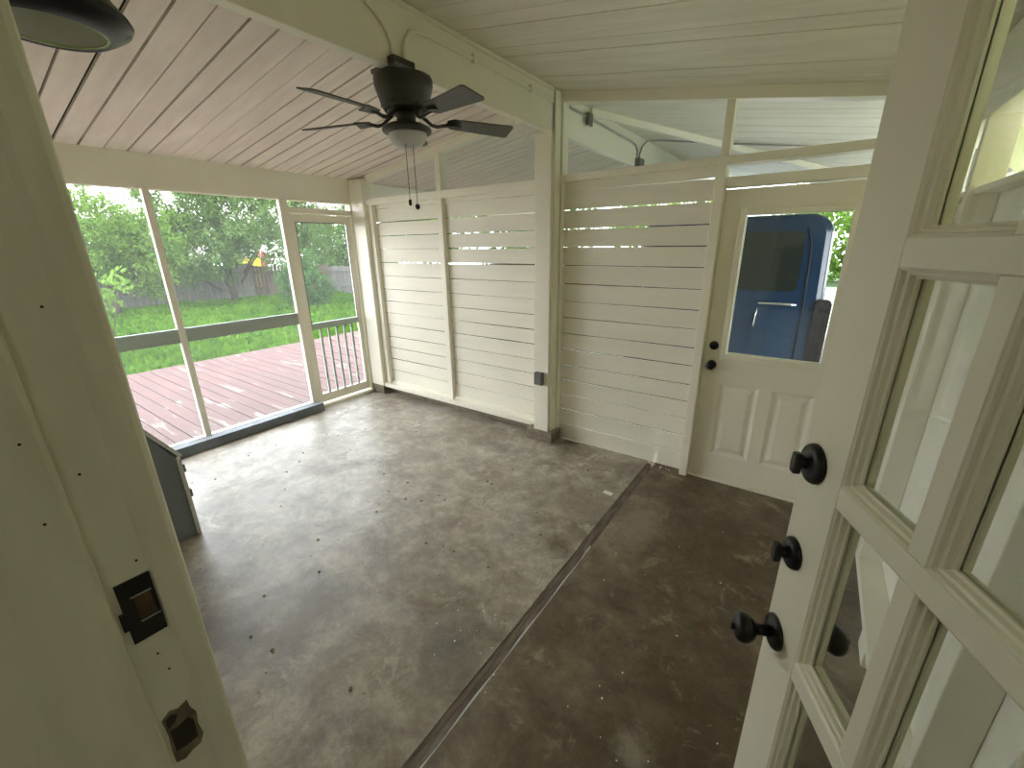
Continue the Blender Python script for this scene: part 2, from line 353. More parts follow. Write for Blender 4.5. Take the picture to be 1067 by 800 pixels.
# ------------------------------------------------------------------ slatted wall
gaps = [2.185, 2.09, 1.955, 1.816, 1.681, 1.541, 1.395, 1.251, 1.117, .982, .849, .704, .572, .436, .296, .149, -.003]
def slats(name, x0, x1, zbot, seed, wide):
    b = MB(); rr = random.Random(seed)
    for i in range(len(gaps) - 1):
        zt, zb = gaps[i], gaps[i + 1]
        low = .0048 if i < 9 else .0066
        gt = (low if i > 5 or i == 0 else wide[i - 1]); gb = (low if i > 4 else wide[i])
        if zb < zbot: zb = zbot
        if zt <= zbot + .01: break
        n = 14; top = []; bot = []
        ph = rr.uniform(0, 6)
        for k in range(n + 1):
            x = x0 + (x1 - x0) * k / n
            top.append((x, zt - gt / 2 - rr.uniform(0, .0012) + .0012 * math.sin(x * 3 + ph)))
            bot.append((x, zb + gb / 2 + rr.uniform(0, .0012) + .0012 * math.sin(x * 2 + ph)))
        yo = rr.uniform(-.0015, .0015)
        b.prism(bot + top[::-1], 1, YW + yo, YW + .008 + yo)
    return b.build(name, 'slat')
structure(slats('wall_back', -4.10, -2.99, .10, 1, [.005, .009, .006, .004, .008, .005]), 'white horizontal slats in the bay beside the screen door', 'slatted wall')
structure(slats('wall_back', -3.00, -1.76, .10, 2, [.005, .007, .007, .009, .011, .005]), 'white horizontal slats in the bay between stud and main post', 'slatted wall')
structure(slats('wall_back', -1.755, -.60, .0, 4, [.005, .0075, .0065, .006, .0055, .005]), 'white horizontal slats in the bay between main post and back door', 'slatted wall')
structure(slats('wall_back', .30, .52, .0, 5, [.004] * 6), 'white horizontal slats right of the back door', 'slatted wall')
F0, F1 = 3.11, 3.20
b = MB()
b.box((-4.10, F0 - .02, 2.128), (-1.89, F1, 2.190))                                  # top rail of the left bays
b.box((-3.055, F0, .13), (-2.992, YW, 2.128)); b.box((-3.055, F0 + .005, 2.19), (-2.992, F1, zl(-3.02) + .01))
b.box((-4.10, F0, .13), (-4.02, YW, 2.128))
b.box((-4.10, F0 - .035, .088), (-1.89, YW + .05, .132)); b.box((-4.10, F0 + .03, .128), (-1.89, YW, .165))
structure(b.build('trim_7', 'white', bevel=.003), 'white rail, studs and sill framing the two left slat bays', 'wall frame')
b = MB().box((-4.40, 3.06, .10), (-4.09, F1, zl(-4.35) - .0)).box((-4.12, 3.07, .10), (-4.085, 3.12, 2.3))
structure(b.build('trim_8', 'white', bevel=.004), 'white corner post between screen door and slatted wall', 'post')
b = MB().box((-4.1, 3.165, -.02), (-1.9, 3.22, .088))
structure(b.build('trim_9', 'conc_block'), 'dark recessed foundation strip under the slatted bays', 'base')
b = MB()
def slope_bar(x0, x1, zf, y0, y1, h):
    b.hexa([(x0, y0, zf(x0) - h), (x1, y0, zf(x1) - h), (x1, y1, zf(x1) - h), (x0, y1, zf(x0) - h), (x0, y0, zf(x0)), (x1, y0, zf(x1)), (x1, y1, zf(x1)), (x0, y1, zf(x0))])
slope_bar(-4.1, -1.88, zl, F0 + .01, F1, .068)
slope_bar(-1.75, .60, zr, F0 - .01, F1, .066)
b.box((-1.745, F0 - .02, 2.152), (.42, F1, 2.200))                                   # top rail, door side
b.box((-1.765, F0, .0), (-1.718, YW, 2.152)); b.box((-1.765, F0, 2.2), (-1.718, F1, zr(-1.74) - .05))
b.box((-.614, F0, 2.2), (-.566, F1, zr(-.6) - .05)); b.box((.262, F0, 2.2), (.31, F1, zr(.28) - .05))
structure(b.build('trim_10', 'white', bevel=.003), 'white sloping top plates and rails of the clerestory openings', 'wall frame')
# back door frame
b = MB().box((-.622, 3.085, .0), (-.566, F1, 2.152)).box((.258, 3.085, .0), (.31, F1, 2.152)).box((-.566, 3.10, 2.024), (.258, F1, 2.082)).box((-.566, 3.125, -.02), (.258, F1 + .02, .012))
structure(b.build('trim_11', 'white', bevel=.003), 'white frame around the back door', 'door frame')
for n, (x0, x1, side, lab) in enumerate(((-4.02, -3.055, 0, 'clerestory screen in the left gable corner'), (-2.992, -1.88, 0, 'clerestory screen between stud and main post'), (-1.718, -.614, 1, 'clerestory screen right of the main post'), (-.566, .262, 1, 'clerestory screen above the back door'))):
    zf = zr if side else zl; zb = 2.2 if side else 2.19
    o = MB().add([(x0, 3.165, zb), (x1, 3.165, zb), (x1, 3.165, zf(x1) - .06), (x0, 3.165, zf(x0) - .06)], [(0, 1, 2, 3)]).build('window_%d' % (4 + n), 'screen_thin')
    structure(o, lab, 'window screen')
# main post
b = MB().box((-1.89, 2.995, .105), (-1.745, 3.14, 2.478)).box((-1.885, 3.12, .105), (-1.762, F1, 2.60)).box((-1.762, 3.02, .105), (-1.728, 3.10, 2.745)).box((-1.80, 3.0, 2.47), (-1.745, 3.2, 2.7))
structure(b.build('trim_12', 'white', bevel=.004), 'white main post under the ridge beam', 'post')
tag(MB().box((-1.965, 2.985, 0), (-1.70, 3.155, .105)).build('pier_block', 'conc_block', bevel=.006), 'rough concrete block under the white main post', 'concrete block')
tag(MB().box((-4.27, 3.055, 0), (-4.085, 3.20, .1)).build('pier_block', 'conc_block', bevel=.006), 'small concrete block under the corner post by the screen door', 'concrete block')

# ------------------------------------------------------------------ back door (half glass)
d3 = empty('door_3', (-.562, 3.15, .016), 0, 'white half glass back door beside the slatted wall', 'door', kind='structure')
DW, DH = .815, 2.0
gx0, gx1, gz0, gz1 = .125, .680, .945, 1.855
b = MB(); t0, t1 = 0, .044
b.box((0, t0, 0), (gx0, t1, DH)).box((gx1, t0, 0), (DW, t1, DH)).box((gx0, t0, gz1), (gx1, t1, DH)).box((gx0, t0 + .012, 0), (gx1, t1, gz0))
# panel field: stiles and rails around the two lower panels
px = ((.125, .365), (.465, .690)); pz0, pz1 = .19, .745
pan = ((.120, .355), (.460, .695))
b.box((gx0, t0, 0), (gx1, .012, pz0)).box((gx0, t0, pz1), (gx1, .012, gz0)).box((.370, t0, pz0), (.447, .012, pz1))
b.build('door_leaf', 'white_door', d3)
for a, c in ((.125, .370), (.447, .680)):
    p = MB(); r = [(0, 0), (.022, .010), (.034, .010), (.060, .002)]
    rings = [[(a + i, y, pz0 + i), (c - i, y, pz0 + i), (c - i, y, pz1 - i), (a + i, y, pz1 - i)] for i, y in r]
    vs = [v for q in rings for v in q]
    fs = [(4 * k + j, 4 * k + (j + 1) % 4, 4 * k + 4 + (j + 1) % 4, 4 * k + 4 + j) for k in range(3) for j in range(4)] + [(12, 13, 14, 15)]
    p.add(vs, fs).build('raised_panel', 'white_door', d3)
b = MB()
for y0, y1 in ((-.014, .0), (.044, .058)):
    for a, c in (((gx0 - .025, gz0 - .025), (gx0 + .012, gz1 + .025)), ((gx1 - .012, gz0 - .025), (gx1 + .025, gz1 + .025)), ((gx0 + .012, gz1 - .012), (gx1 - .012, gz1 + .025)), ((gx0 + .012, gz0 - .025), (gx1 - .012, gz0 + .012))):
        b.box((a[0], y0, a[1]), (c[0], y1, c[1]))
b.build('glazing_frame', 'white_door', d3, bevel=.005)
MB().box((gx0, .02, gz0), (gx1, .024, gz1)).build('glass_pane', 'glass', d3)
def rose(parent, name, c, r, ax, mt='black'):
    return MB().lathe([(r, 0), (r, .004), (r * .88, .009), (r * .5, .011)], c, 32, ax).build(name, mt, parent)
ax = Vector((0, -1, 0))
k = rose(d3, 'door_knob', (.055, 0, .87), .030, ax)
MB().lathe([(.012, .01), (.011, .03), (.024, .038), (.029, .052), (.025, .066), (.010, .070)], (.055, 0, .87), 28, ax).build('knob_handle', 'black', k)
k = rose(d3, 'deadbolt', (.055, 0, 1.005), .030, ax)
MB().lathe([(.020, .01), (.018, .022), (.008, .024)], (.055, 0, 1.005), 24, ax).build('deadbolt_turn', 'black', k)
MB().box((-.001, .008, .83), (.0002, .036, .91)).build('latch_plate', 'black', d3)

# ------------------------------------------------------------------ right wall
b = MB().box((.50, YH, .0), (.525, 3.2, 1.885))
structure(b.build('wall_right', 'slat'), 'white board wall close behind the open glazed door', 'wall')
b = MB().box((.405, YH, 2.12), (.56, 3.2, zr(.55) - .003))
structure(b.build('trim_13', 'white', bevel=.003), 'white header above the opening in the right wall', 'header')
b = MB()
for y in (.62, 1.17, 2.42, 3.06): b.box((.41, y, .19), (.499, y + .045, 2.12))
b.box((.405, YH, .15), (.499, 3.105, .19)); b.box((.43, YH, 1.862), (.53, 3.105, 1.885))
structure(b.build('trim_14', 'white', bevel=.003), 'white studs and sill of the right wall', 'wall frame')
b = MB()
for y0 in (.9, 1.9, 2.72): b.box((.425, y0, 0), (.49, y0 + .14, .15))
structure(b.build('trim_15', 'white'), 'white blocks under the sill of the right wall', 'blocks')
b = MB(); NU, NV = 60, 12; vs = []
for i in range(NU + 1):
    for j in range(NV + 1):
        y = .15 + 2.95 * i / NU; z = 1.78 + .42 * j / NV
        dx = .030 * math.sin(y * 8 + z * 14) + .018 * math.sin(y * 23 + z * 19) + .01 * math.sin(z * 30 + y * 4)
        vs.append((.63 + dx, y, z))
b.add(vs, [(i * (NV + 1) + j, (i + 1) * (NV + 1) + j, (i + 1) * (NV + 1) + j + 1, i * (NV + 1) + j + 1) for i in range(NU) for j in range(NV)], True)
o = b.build('plastic_sheet', 'tarp'); tag(o, 'wrinkled translucent sheet hung outside the high opening of the right wall', 'sheet')

# ------------------------------------------------------------------ house wall, doorway, dim room behind the camera
JX0, JX1 = -.485, .395
b = MB().box((-4.75, -.06, -.2), (JX0 - .035, YH - .012, 2.75)).box((JX1 + .035, -.06, -.2), (1.0, YH - .012, 2.75)).box((JX0 - .035, -.06, 2.16), (JX1 + .035, YH - .012, 2.8))
structure(b.build('wall_front', 'house'), 'white house wall that the doorway opens through', 'wall')
jt = empty('trim_16', (JX0, 0, .1), 0, 'worn painted door jamb on the left with lock mortises', 'door jamb', kind='structure')
b = MB()
lx = .0
# jamb profile in plan (x, y): stop face, rabbet, outside bead
prof = [(-.034, -.14), (.006, -.14), (.006, .029), (.004, .032), (0., .0335), (0., .066), (.0015, .068), (.0025, .072), (.0015, .088), (-.003, .093), (-.012, .096), (-.034, .096)]
b.prism(prof, 2, -.1, 2.06).build('jamb_board', 'jamb', jt)
def plate(name, y0, y1, z0, z1, holes, m, lip=True):
    p = MB(); hy0, hy1, hz0, hz1 = holes; T = .0022
    p.box((-.0005, y0, z0), (T, y1, hz0)).box((-.0005, y0, hz1), (T, y1, z1)).box((-.0005, y0, hz0), (T, hy0, hz1)).box((-.0005, hy1, hz0), (T, y1, hz1))
    if lip: p.box((-.0005, y0 - .0035, hz0 - .004), (T, y0, hz1 - .012))
    return p.build(name, m, jt)
z0 = -.1
k = plate('strike_plate', .039, .0655, 1.335 + z0, 1.404 + z0, (.049, .062, 1.357 + z0, 1.385 + z0), 'black'); k['label'] = 'black strike plate'
MB().box((-.0002, .049, 1.357 + z0), (.0006, .062, 1.385 + z0)).build('latch_hole', 'hole_brown', k)
MB().box((.0015, .047, 1.385 + z0), (.0028, .063, 1.3865 + z0)).box((.0015, .049, 1.3555 + z0), (.0028, .0645, 1.357 + z0)).build('plate_edge', 'steel', k)
zz = 1.165 + z0
poly = [(.0365, zz + .001), (.044, zz - .003), (.052, zz + .001), (.060, zz + .002), (.0645, zz + .012), (.063, zz + .030), (.0648, zz + .046), (.061, zz + .058), (.0605, zz + .069), (.052, zz + .066), (.045, zz + .070), (.037, zz + .064), (.038, zz + .04), (.0365, zz + .02)]
k = MB().prism(poly, 0, -.0005, .0006).build('latch_mortise', 'mortise_wood', jt); k['label'] = 'bare chipped latch mortise without plate'
MB().prism([(.0395, zz + .016), (.049, zz + .013), (.0595, zz + .014), (.0605, zz + .040), (.057, zz + .047), (.047, zz + .044), (.0400, zz + .046)], 0, .0005, .0011).build('latch_hole', 'latch_slot', k)
MB().prism([(.039, zz + .050), (.046, zz + .052), (.050, zz + .060), (.045, zz + .065), (.040, zz + .062)], 0, .0005, .0010).build('screw_hole', 'latch_slot', k)
b = MB()
for y, z in ((.052, 1.31), (.056, 1.285), (.045, 1.52), (.020, 1.56), (.016, 1.49), (.058, 1.66), (.020, 1.70), (.06, 1.42)):
    b.lathe([(.0011, 0), (.0011, .0006)], ((.0062 if y < .03 else .0002), y, z + z0), 8, (1, 0, 0))
b.build('nail_hole', 'latch_slot', jt)['kind'] = 'stuff'
b = MB().prism([(.034, -.14), (-.014, -.14), (-.014, .024), (0, .033), (0, .096), (.034, .096)], 2, 0, 2.16)
structure(b.build('trim_17', 'jamb', loc=(JX1, 0, 0)), 'painted hinge side door jamb', 'door jamb')
structure(MB().box((JX0, -.14, 2.145), (JX1, .096, 2.18)).build('trim_18', 'jamb'), 'painted head of the doorway', 'door head')
structure(MB().box((JX0 - .2, -.14, .0), (JX1 + .2, .11, .095)).build('trim_19', 'wood'), 'threshold of the doorway', 'threshold')
b = MB().box((-2.2, -2.4, .0), (2.0, -.14, .09)).box((-2.2, -2.4, 2.5), (2.0, -.06, 2.56)).box((-2.26, -2.4, 0), (-2.2, -.06, 2.56)).box((2.0, -2.4, 0), (2.06, -.06, 2.56)).box((-2.26, -2.46, 0), (2.06, -2.4, 2.56)).box((-2.2, -.14, .09), (JX0 - .034, -.06, 2.5)).box((JX1 + .034, -.14, .09), (2.0, -.06, 2.5)).box((JX0 - .034, -.14, 2.18), (JX1 + .034, -.06, 2.5))
structure(b.build('wall_house_inside', 'inner'), 'dim room of the house behind the doorway', 'room')

# ------------------------------------------------------------------ glazed door standing open (right)
az = math.radians(25)
HX, HY = .049 + .4226 * .806, .78 - .9063 * .806
d1 = empty('door_1', (HX, HY, .10), math.radians(115), 'white many paned glazed door standing open at the right', 'door', kind='structure')
FW, TH = .843, .044
cols = [(.595 - .166 * k, .733 - .166 * k) for k in range(4)]
rows = [(1.603 - .345 * k, 1.913 - .345 * k) for k in range(5)]
b = MB()
def dbox(x0, x1, z0, z1): b.box((x0, -TH, z0), (x1, 0, z1))
dbox(.733, FW, 0, 2.03); dbox(0, cols[3][0], 0, 2.03)
dbox(cols[3][0], .733, 1.913, 2.03); dbox(cols[3][0], .733, 0, rows[4][0])
for k in range(4): dbox(cols[3][0], .733, rows[k + 1][1], rows[k][0])
for k in range(3):
    for (z0, z1) in rows: dbox(cols[k + 1][1], cols[k][0], z0, z1)
b.build('door_leaf', 'white_door', d1, bevel=.0015)
b = MB()
for (x0, x1) in cols:
    for (z0, z1) in rows:
        for s in (1, -1):
            pr = [(0, -.001), (.003, -.003), (.004, -.008), (.008, -.0095), (.0095, -.0155), (.0125, -.017), (.0125, -.021)]
            if s == -1: pr = [(i, -TH - q) for i, q in pr]
            rings = [[(x0 + i, y, z0 + i), (x1 - i, y, z0 + i), (x1 - i, y, z1 - i), (x0 + i, y, z1 - i)] for i, y in pr]
            vs = [v for q in rings for v in q]
            b.add(vs, [(4 * k + j, 4 * k + (j + 1) % 4, 4 * k + 4 + (j + 1) % 4, 4 * k + 4 + j) for k in range(len(pr) - 1) for j in range(4)])
b.build('pane_moulding', 'white_door', d1)
for (x0, x1) in cols:
    for (z0, z1) in rows:
        MB().box((x0 + .002, -.0235, z0 + .002), (x1 - .002, -.0205, z1 - .002)).build('glass_pane', 'glass', d1)
I = Vector((0, 1, 0)); O = Vector((0, -1, 0)); LX = .806
def turn(z, r, nm):
    k = MB().lathe([(r, 0), (r, .004), (r * .92, .009), (r * .72, .012), (r * .45, .014)], (LX, 0, z), 36, I).build(nm, 'black', d1)
    t = MB(); n = 12
    poly = [(math.cos(a) * .013, math.sin(a) * .023) for a in [2 * PI * i / n for i in range(n)]]
    t.lathe([(.010, .012), (.009, .024)], (LX, 0, z), 20, I)
    t.prism([(LX + .006 * math.sin(0) - .0075, z - .018), (LX + .0075, z - .018), (LX + .010, z), (LX + .0075, z + .018), (LX - .0075, z + .018), (LX - .010, z)], 1, .022, .034)
    t.build('thumb_turn', 'black', k, bevel=.003)
    MB().lathe([(r, 0), (r, .006), (r * .8, .012), (.012, .014)], (LX, -TH, z), 30, O).build(nm, 'black', d1)
turn(1.256, .0335, 'deadbolt'); turn(1.08, .0285, 'night_latch')
for s, ax_, y in ((1, I, 0), (-1, O, -TH)):
    k = MB().lathe([(.0325, 0), (.0325, .004), (.030, .008), (.024, .010), (.016, .013)], (LX, y, .90), 36, ax_).build('door_knob', 'black', d1)
    MB().lathe([(.011, .010), (.010, .030), (.012, .036), (.022, .042), (.0275, .052), (.0275, .060), (.022, .069), (.012, .072), (.009, .073)], (LX, y, .90), 32, ax_).build('knob_handle', 'black', k)
    MB().lathe([(.006, .073), (.006, .079), (.003, .080)], (LX, y, .90), 16, ax_).build('knob_button', 'black', k)

# ------------------------------------------------------------------ ceiling fan
FX, FY = -1.785, 1.645
fan = empty('ceiling_fan', (FX, FY, 2.478), 0, 'dark bronze five blade ceiling fan with a bowl light under the ridge beam', 'ceiling fan')
def fz(z): return z - 2.478
MB().lathe([(.09, fz(2.478)), (.095, fz(2.472)), (.135, fz(2.468)), (.140, fz(2.455)), (.136, fz(2.446)), (.139, fz(2.438)), (.133, fz(2.415)), (.122, fz(2.38)), (.112, fz(2.35)), (.105, fz(2.335)), (.085, fz(2.325)), (.05, fz(2.322))], (0, 0, 0), 48).build('motor_housing', 'bronze', fan)
b = MB()
for i in range(40):
    a = 2 * PI * i / 40; c, s_ = math.cos(a), math.sin(a)
    b.tube([(.112 * c, .112 * s_, fz(2.352)), (.092 * c, .092 * s_, fz(2.325))], .004, 6)
b.build('vent_fins', 'bronze', fan)['kind'] = 'stuff'
MB().box((-.085, -.12, -.008), (.085, .10, .012)).build('mounting_block', 'dark_timber', fan, bevel=.003)
MB().lathe([(.062, fz(2.322)), (.058, fz(2.312)), (.046, fz(2.306)), (.046, fz(2.278)), (.052, fz(2.272))], (0, 0, 0), 32).build('switch_housing', 'bronze', fan)
kit = MB().lathe([(.05, fz(2.276)), (.09, fz(2.270)), (.116, fz(2.258)), (.121, fz(2.246)), (.116, fz(2.236)), (.098, fz(2.232)), (.09, fz(2.234))], (0, 0, 0), 48).build('light_fitter', 'bronze', fan)
MB().lathe([(.094, fz(2.233)), (.093, fz(2.222)), (.084, fz(2.200)), (.066, fz(2.180)), (.040, fz(2.167)), (.012, fz(2.162))], (0, 0, 0), 48).build('glass_bowl', 'bowl', kit)
def blade_mesh():
    b = MB(); n = 50; L0, L1 = .205, .555
    outline = []
    for i in range(n + 1):
        t = i / n; x = L0 + (L1 - L0) * t
        w_ = .043 + .018 * t
        e = 1.0
        if t < .08: e = .55 + .45 * (t / .08)
        if t > .94: e = math.sqrt(max(0, 1 - ((t - .94) / .06) ** 2)) * .22 + .78
        outline.append((x, w_ * e))
    poly = [(x, -w_) for x, w_ in outline] + [(x, w_) for x, w_ in outline[::-1]]
    pit = math.radians(-13)
    def mk(p, h): return (p[0], p[1] * math.cos(pit), p[1] * math.sin(pit) + h + (fz(2.292) - (p[0] - .2) * .03))
    m_ = len(poly); b.add([mk(p, 0) for p in poly] + [mk(p, .006) for p in poly], [tuple(range(m_))[::-1], tuple(range(m_, 2 * m_))] + [(i, (i + 1) % m_, (i + 1) % m_ + m_, i + m_) for i in range(m_)])
    return b
blade0 = blade_mesh().build('blade', 'blade', fan)
iron = MB()
iron.tube([(.07, 0, fz(2.318)), (.10, 0, fz(2.300)), (.125, 0, fz(2.281)), (.155, 0, fz(2.276)), (.19, 0, fz(2.284)), (.225, 0, fz(2.288))], .0085, 10)
iron.hexa([(.19, -.022, fz(2.280)), (.27, -.03, fz(2.277)), (.27, .03, fz(2.289)), (.19, .022, fz(2.287)), (.19, -.022, fz(2.285)), (.27, -.03, fz(2.282)), (.27, .03, fz(2.294)), (.19, .022, fz(2.292))])
iron0 = iron.build('blade_iron', 'bronze', blade0)
for i in range(5):
    if i == 0: bl = blade0
    else:
        bl = blade0.copy(); COL.objects.link(bl); bl.parent = fan
        q = iron0.copy(); COL.objects.link(q); q.parent = bl
    bl.rotation_euler = (0, 0, math.radians(59 + 72 * i))
for (x, y, z1, end) in ((.035, -.05, 1.925, 0), (.055, -.02, 1.905, 1)):
    c = MB().tube([(x, y, fz(2.236)), (x, y, fz(z1))], .0016, 6).build('pull_chain', 'bronze', fan)
    if end: MB().lathe([(.003, .004), (.010, 0), (.0125, -.010), (.010, -.020), (.003, -.024)], (x, y, fz(z1)), 16).build('chain_knob', 'black', c)
    else: MB().lathe([(.002, .004), (.0075, 0), (.0085, -.020), (.004, -.026)], (x, y, fz(z1)), 14).build('chain_knob', 'black', c)

# conduits on the beam
def arc(c, r, a0, a1, n=8): return [(c[0] + r * math.cos(a0 + (a1 - a0) * i / n), c[1] + r * math.sin(a0 + (a1 - a0) * i / n)) for i in range(n + 1)]
cx = -1.735
pts = [(cx, 0.2, 2.715), (cx, 1.12, 2.715), (cx, 1.28, 2.71), (cx, 1.39, 2.692), (cx, 1.47, 2.66), (cx, 1.52, 2.62), (cx, 1.545, 2.57), (cx, 1.555, 2.505)]
tag(MB().tube(pts, .010, 10).build('electrical_conduit', 'white'), 'painted conduit curving down the beam into the fan from the house side', 'conduit', 'conduits on the ridge beam')
pts = [(cx, 1.615, 2.505), (cx, 1.617, 2.56), (cx, 1.63, 2.605), (cx, 1.665, 2.645), (cx, 1.71, 2.662), (cx, 1.80, 2.667), (cx, 2.3, 2.670), (cx, 2.99, 2.662)]
b = MB().tube(pts, .010, 10)
for y in (2.12, 2.7): b.box((cx - .01, y - .01, 2.65), (cx + .013, y + .01, 2.69))
tag(b.build('electrical_conduit', 'white'), 'painted conduit running from the fan along the beam to the main post', 'conduit', 'conduits on the ridge beam')
tag(MB().box((-1.745, 1.52, 2.482), (-1.70, 1.65, 2.515)).build('junction_box', 'bronze', bevel=.006), 'dark junction box on the beam above the fan', 'junction box')
for y, r in ((2.56, .024), (2.67, .028)):
    p = [(-1.765, y, 2.479), (-1.765, y, 2.43)] + [(-1.765, y + r - r * math.cos(t), 2.41 - r * math.sin(t)) for t in [PI * i / 8 for i in range(9)]] + [(-1.765, y + 2 * r, 2.435)]
    tag(MB().tube(p, .0032, 8).build('hook', 'white'), 'painted cup hook under the ridge beam, ' + ('the one nearer the fan' if y < 2.6 else 'the one nearer the main post'), 'hook', 'hooks under the ridge beam')
# outlet on the post
ob = MB().box((-1.868, 2.955, .545), (-1.785, 2.995, .655)).build('outlet_box', 'outlet', bevel=.006); tag(ob, 'grey metal outlet box low on the main post', 'outlet box')
MB().box((-1.862, 2.948, .552), (-1.791, 2.956, .648)).build('outlet_cover', 'outlet', ob, bevel=.003)

# ------------------------------------------------------------------ wall light by the doorway (top left)
SX, SY, SZ = -1.28, .29, 2.10
sc = empty('wall_light', (SX, SY, SZ), 0, 'black dome wall light high at the top left beside the doorway', 'wall light')
MB().lathe([(.088, .002), (.093, .0), (.110, .010), (.127, .022), (.132, .032), (.128, .040), (.108, .065), (.084, .125), (.055, .155), (.02, .166)], (0, 0, 0), 56, cap=False).build('shade', 'black', sc)
M['reflector'] = mat('white_reflector', (.66, .66, .60), .35)
MB().lathe([(.0885, .002), (.087, .012), (.084, .05), (.070, .11), (.04, .142), (.001, .148)], (0, 0, 0), 56, cap=False).build('reflector', 'reflector', sc)
M['rim_tint'] = mat('pale_green_lit_rim', (.42, .52, .26), .2)  # green light on the shade's lip, painted as a pale ring
MB().lathe([(.0875, .0035), (.0835, .003), (.0825, .006), (.0868, .007)], (0, 0, 0), 56, cap=False).build('lit_rim', 'rim_tint', sc)
MB().lathe([(.022, .146), (.03, .11), (.028, .085), (.01, .072)], (0, 0, 0), 24).build('lamp_bulb', 'bowl', sc)
MB().tube([(0, 0, .155), (0, -.01, .20), (0, -.06, .235), (0, -.13, .225), (0, -.200, .19)], .011, 12).build('arm', 'black', sc)
MB().lathe([(.055, 0), (.055, .012), (.03, .022)], (0, -.2115, .185), 32, (0, 1, 0)).build('wall_plate', 'black', sc)
# ------------------------------------------------------------------ grey bin with sloping lid
cb = empty('storage_cabinet', (-3.2, .38, 0), 0, 'grey slope topped storage cabinet standing by the house wall at the left', 'cabinet')
def cab_side(x0, x1): return MB().prism([(-.28, .012), (.29, .0), (.285, .535), (.14, .79), (-.28, .79)], 0, x0, x1)
cab_side(.262, .28).build('side_panel', 'cab', cb, bevel=.002); cab_side(-.28, -.262).build('side_panel', 'cab', cb, bevel=.002)
b = MB().box((-.262, -.28, .012), (.262, -.262, .79)).box((-.262, -.262, .02), (.262, .28, .04)); b.build('carcass', 'cab', cb)
MB().box((-.29, .285, -.0), (.29, .305, .54)).build('front_panel', 'cab_edge', cb, bevel=.002)
MB().hexa([(-.29, .14, .792), (.29, .14, .792), (.29, .30, .536), (-.29, .30, .536), (-.29, .155, .805), (.29, .155, .805), (.29, .318, .543), (-.29, .318, .543)]).build('sloping_lid', 'cab_edge', cb)
MB().box((-.29, -.28, .79), (.29, .15, .806)).build('top', 'cab', cb)
for z in (.26, .43): MB().box((.24, .305, z), (.285, .318, z + .05)).build('hinge', 'outlet', cb, bevel=.003)

# ------------------------------------------------------------------ litter on the floor
b = MB().add([(-.035, -.018, .004), (.03, -.022, .002), (.036, .012, .010), (.0, .018, .003), (-.03, .014, .012)], [(0, 1, 2, 3, 4)])
o = b.build('paper_scrap', 'paper', loc=(-.965, 2.53, .0)); so = o.modifiers.new('s', 'SOLIDIFY'); so.thickness = .0015
tag(o, 'small white paper scrap beside the floor joint strip', 'paper scrap')
def leaf(x, y, r, a, label):
    v = [(0, 0, .004)]; n = 9
    for i in range(n):
        t = 2 * PI * i / n; rr = r * (1 if i % 2 else .6); v.append((rr * math.cos(t), rr * .6 * math.sin(t), .003 + .006 * (i % 2)))
    o = MB().add(v, [(0, i + 1, (i + 1) % n + 1) for i in range(n)]).build('dry_leaf', 'leaf_dry', loc=(x, y, 0)); o.rotation_euler = (0, 0, a)
    so = o.modifiers.new('s', 'SOLIDIFY'); so.thickness = .001; tag(o, label, 'leaf', 'dry leaves on the floor')
leaf(-.16, 1.70, .03, .5, 'curled brown leaf on the brown slab nearest the glazed door')
leaf(-.20, 2.05, .018, 1.7, 'small dry leaf on the brown slab farther from the glazed door')
b = MB(); rr = random.Random(11)
def chip(x, y, r):
    z = .001; h = r * .5; a = rr.uniform(0, 6); p = []
    for i in range(5): p.append((x + r * rr.uniform(.5, 1) * math.cos(a + i * 1.256), y + r * rr.uniform(.5, 1) * math.sin(a + i * 1.256)))
    b.prism(p, 2, z, z + h)
for _ in range(70): chip(rr.uniform(-3.8, -1.0), rr.uniform(.4, 2.9), rr.uniform(.004, .011))
tag(b.build('floor_crumbs', 'leaf_dry'), 'dark crumbs and bits scattered over the grey concrete', 'debris', kind='stuff')
b = MB()
for _ in range(14): chip(-1.02 + rr.gauss(0, .09), 1.12 + rr.gauss(0, .09), rr.uniform(.003, .006))
for _ in range(22): chip(rr.uniform(-.7, .1), rr.uniform(.9, 2.6), rr.uniform(.003, .006))
for _ in range(6): chip(rr.uniform(-2, -1), rr.uniform(1.2, 2.6), rr.uniform(.003, .006))
for _ in range(8): chip(-.75 + rr.gauss(0, .03), 3.11 + rr.gauss(0, .012), rr.uniform(.004, .008))
tag(b.build('paint_chips', 'paper'), 'tiny white paint chips scattered over the floor', 'debris', kind='stuff')

# ------------------------------------------------------------------ carport beyond the slatted wall
b = MB()
p0, p1 = Vector((-1.74, 3.62, 2.75)), Vector((.0, 6.6, zr(0)))
d = (p1 - p0); s_ = Vector((d.y, -d.x, 0)).normalized() * .018
q = [p0 - s_, p1 - s_, p1 + s_, p0 + s_]
b.hexa([v - Vector((0, 0, .055)) for v in q] + [v - Vector((0, 0, .0)) for v in q])
structure(b.build('trim_20', 'white'), 'white rafter crossing the carport ceiling at a slant', 'rafter')
structure(MB().box((-4.42, 3.21, -.2), (-4.36, YEND, 1.42))  .build('wall_carport_left', 'fence_brown'), 'low dark board wall along the far side of the carport', 'wall')  # boards coloured dark so the lower slat gaps read dark
structure(MB().box((-4.42, YEND - .06, -.2), (-.30, YEND, 1.35)).build('wall_light_block', 'fence_brown'), 'added low dark wall limiting sky light at the carport end', 'wall')  # wall added to limit the sky light in the carport
b = MB()
